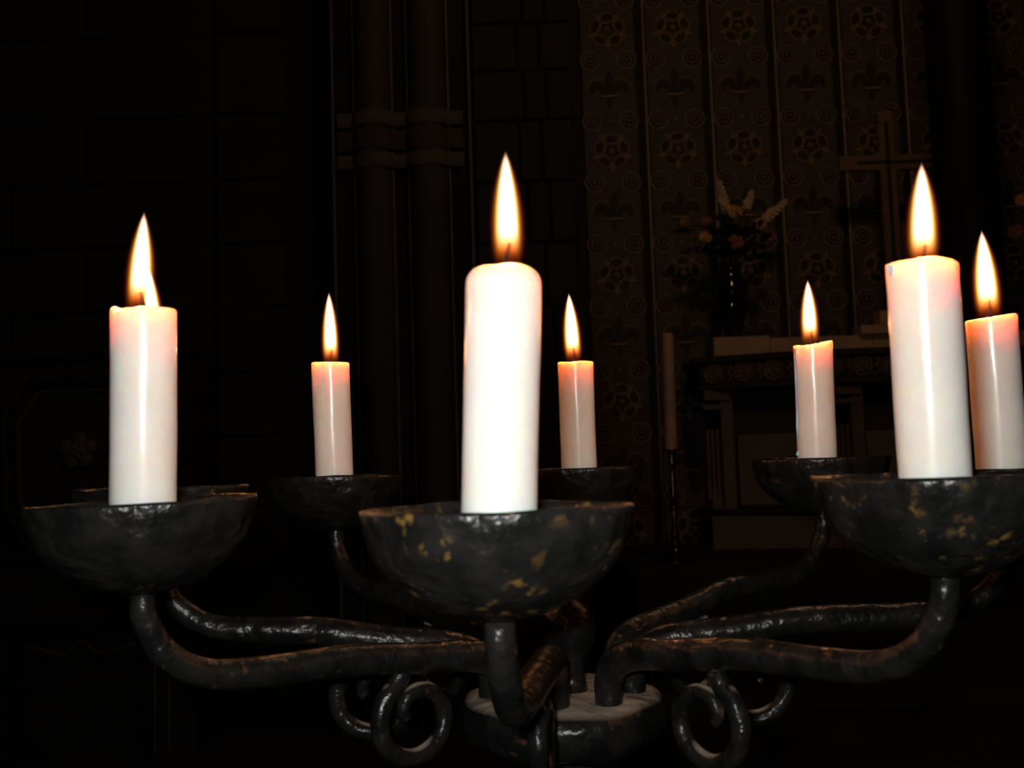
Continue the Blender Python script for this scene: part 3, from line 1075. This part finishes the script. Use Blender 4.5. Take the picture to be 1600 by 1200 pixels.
CL = {
    'front': 'thick white lit candle nearest the camera, centre of the picture, brightest of all',
    'left': 'white lit candle with a notched rim in the left bowl',
    'back left': 'small white lit candle in the bowl between the left and the nearest candle',
    'back': 'small white lit candle half in shadow just right of the nearest candle',
    'back right': 'white lit candle with a wax drip down its left side in front of the altar',
    'right': 'white lit candle cut by the right edge of the picture',
    'front right': 'large white lit candle leaning left in the front right bowl',
    'far left': 'lit candle hidden behind the left candle, only its flame tip showing',
}
for i, (nm, (px, py, d), cb_x, (tx_, ty_), ft, ff, fw) in enumerate(ARMS):
    P = pt(px, py, d)
    loc = Vector((P.x - HX, P.y - HY, P.z))
    ang = math.atan2(loc.y, loc.x)
    rad = math.hypot(loc.x, loc.y)
    u = Vector((math.cos(ang), math.sin(ang), 0))
    bb = P.z - .0425                        # underside of the bowl
    lo = bb - .046
    hl = (hz + .032 + lo) / 2
    def ap(r_, z_):
        return u * r_ + Vector((0, 0, z_))
    path = [ap(.044, hz - .004), ap(.0445, hz + .014), ap(.053, hz + .025), ap(.072, hz + .0315), ap(.105, hl * .55 + (hz + .032) * .45), ap(.150, lo * .7 + hl * .3),
            ap(rad - .062, lo), ap(rad - .030, lo + .004), ap(rad - .010, lo + .017), ap(rad - .001, lo + .034), ap(rad, bb + .0015)]
    arm = obj('arm', MB().add(tube(path, [.0082, .0085, .0092, .0092, .0090, .0086, .0080, .0072, .0066, .0062, .0061], 18, 7)), M['iron_arm'], root)
    # scroll under the arm, curled in the arm's own plane
    sc = []
    cr_ = (.117, .111, .117, .117, .117, .117, .123, .117)[i]
    czr = hz + .003
    sc.append(ap(cr_ + .006, hz + .030))
    N_ = 26
    for k in range(N_):
        t = k / (N_ - 1)
        a = R(58 - 415 * t)
        q = .0220 * (1 - .80 * max(0.0, (t - .48) / .52) ** 1.5)
        sc.append(ap(cr_ + q * math.cos(a), czr + q * .98 * math.sin(a)))
    obj('scroll', MB().add(tube(sc, [.0056, .0053, .0051, .0049, .0044, .0034], 14, 3)), M['iron_dusty'], arm)
    bw = link('drip_bowl', bowl_mesh(i + 3, M['iron_chipped'] if i in (0, 6) else M['iron']), arm, loc)
    bw.rotation_euler = ((0, 0, .4 * i) if i != 1 else (0, R(-1.6), .4))
    # ---- candle: a thing of its own standing in the bowl
    base = pt(cb_x, py + 4, d)
    top = pt(tx_, ty_, d)
    axis = (top - base).normalized()
    bot = base + axis * ((P.z - .0383 - base.z) / axis.z)
    L = (top - bot).length
    cw = (119, 99.5, 58.5, 55.5, 59.5, 76, 108, 76)[i] / F * d / 2
    ca = tag(empty('candle', bot), CL[nm], 'candle', 'lit candles of the candelabrum')
    ca.rotation_mode = 'QUATERNION'
    ca.rotation_quaternion = Vector((0, 0, 1)).rotation_difference(axis)
    mbc, ztop_ = candle_mesh(i, cw, L)
    wx = obj('wax', mbc, M['wax'], ca)
    if i == 4:      # drip down its left side
        dr = MB().add(tube([(-cw * .99, -.003, L - .004), (-cw * 1.02, -.003, L * .8), (-cw * 1.0, -.003, L * .62), (-cw * 1.03, -.003, L * .50), (-cw * 1.02, -.003, L * .42)], [.0006, .0009, .0007, .0012, .0007], 8, 5))
        dr.add(lathe([(.0003, -.0016), (.0014, -.001), (.0017, 0), (.0013, .0012), (.0003, .003)], 10, (-cw * 1.05, -.003, L * .33)))
        obj('wax_drip', dr, M['wax'], wx)
    if i == 1:
        dr = MB()
        for (q, s) in ((.93, .0006), (.86, .0005), (.62, .0004), (.5, .0004)):
            dr.add(lathe([(.0003, -s * 2), (s, -s), (s * 1.2, 0), (s * .8, s * 1.5), (.0003, s * 2.6)], 10, (-cw * .99, -.002, L * q)))
        obj('wax_drip', dr, M['wax'], wx)
    if i == 6:
        obj('wax_drip', MB().add(lathe([(.0003, -.003), (.0012, -.001), (.0016, .0006), (.0008, .0016)], 10, (-cw * 1.0, -.003, L - .0025))), M['wax'], wx)
    # flame and wick
    T, Fo = pt(ft[0], ft[1], d), pt(ff[0], ff[1], d)
    inv = ca.rotation_quaternion.inverted()
    lt, lf_ = inv @ (T - bot), inv @ (Fo - bot)
    wt = lf_ + (lt - lf_) * .15 + Vector((.0006, -.0004, 0))
    obj('wick', MB().add(tube([(0, 0, ztop_ - .002), (0, 0, ztop_ + .002), (wt + Vector((0, 0, ztop_))) * .5, wt], [.0011, .0011, .0011, .0009], 8, 4)), M['wick'], ca)
    fl = link('flame', FLAME, ca, lf_)
    fv = lt - lf_
    fl.rotation_mode = 'QUATERNION'
    fl.rotation_quaternion = Vector((0, 0, 1)).rotation_difference(fv)
    fs = fw * 1.06 / F * d / 2
    fl.scale = (fs, fs, fv.length)
    pl = lamp('flame_light', 'POINT', (0, 0, 0), CANDLE_W, FLAME_COL, .004)
    pl.parent = ca
    pl.location = lf_ + fv * .16
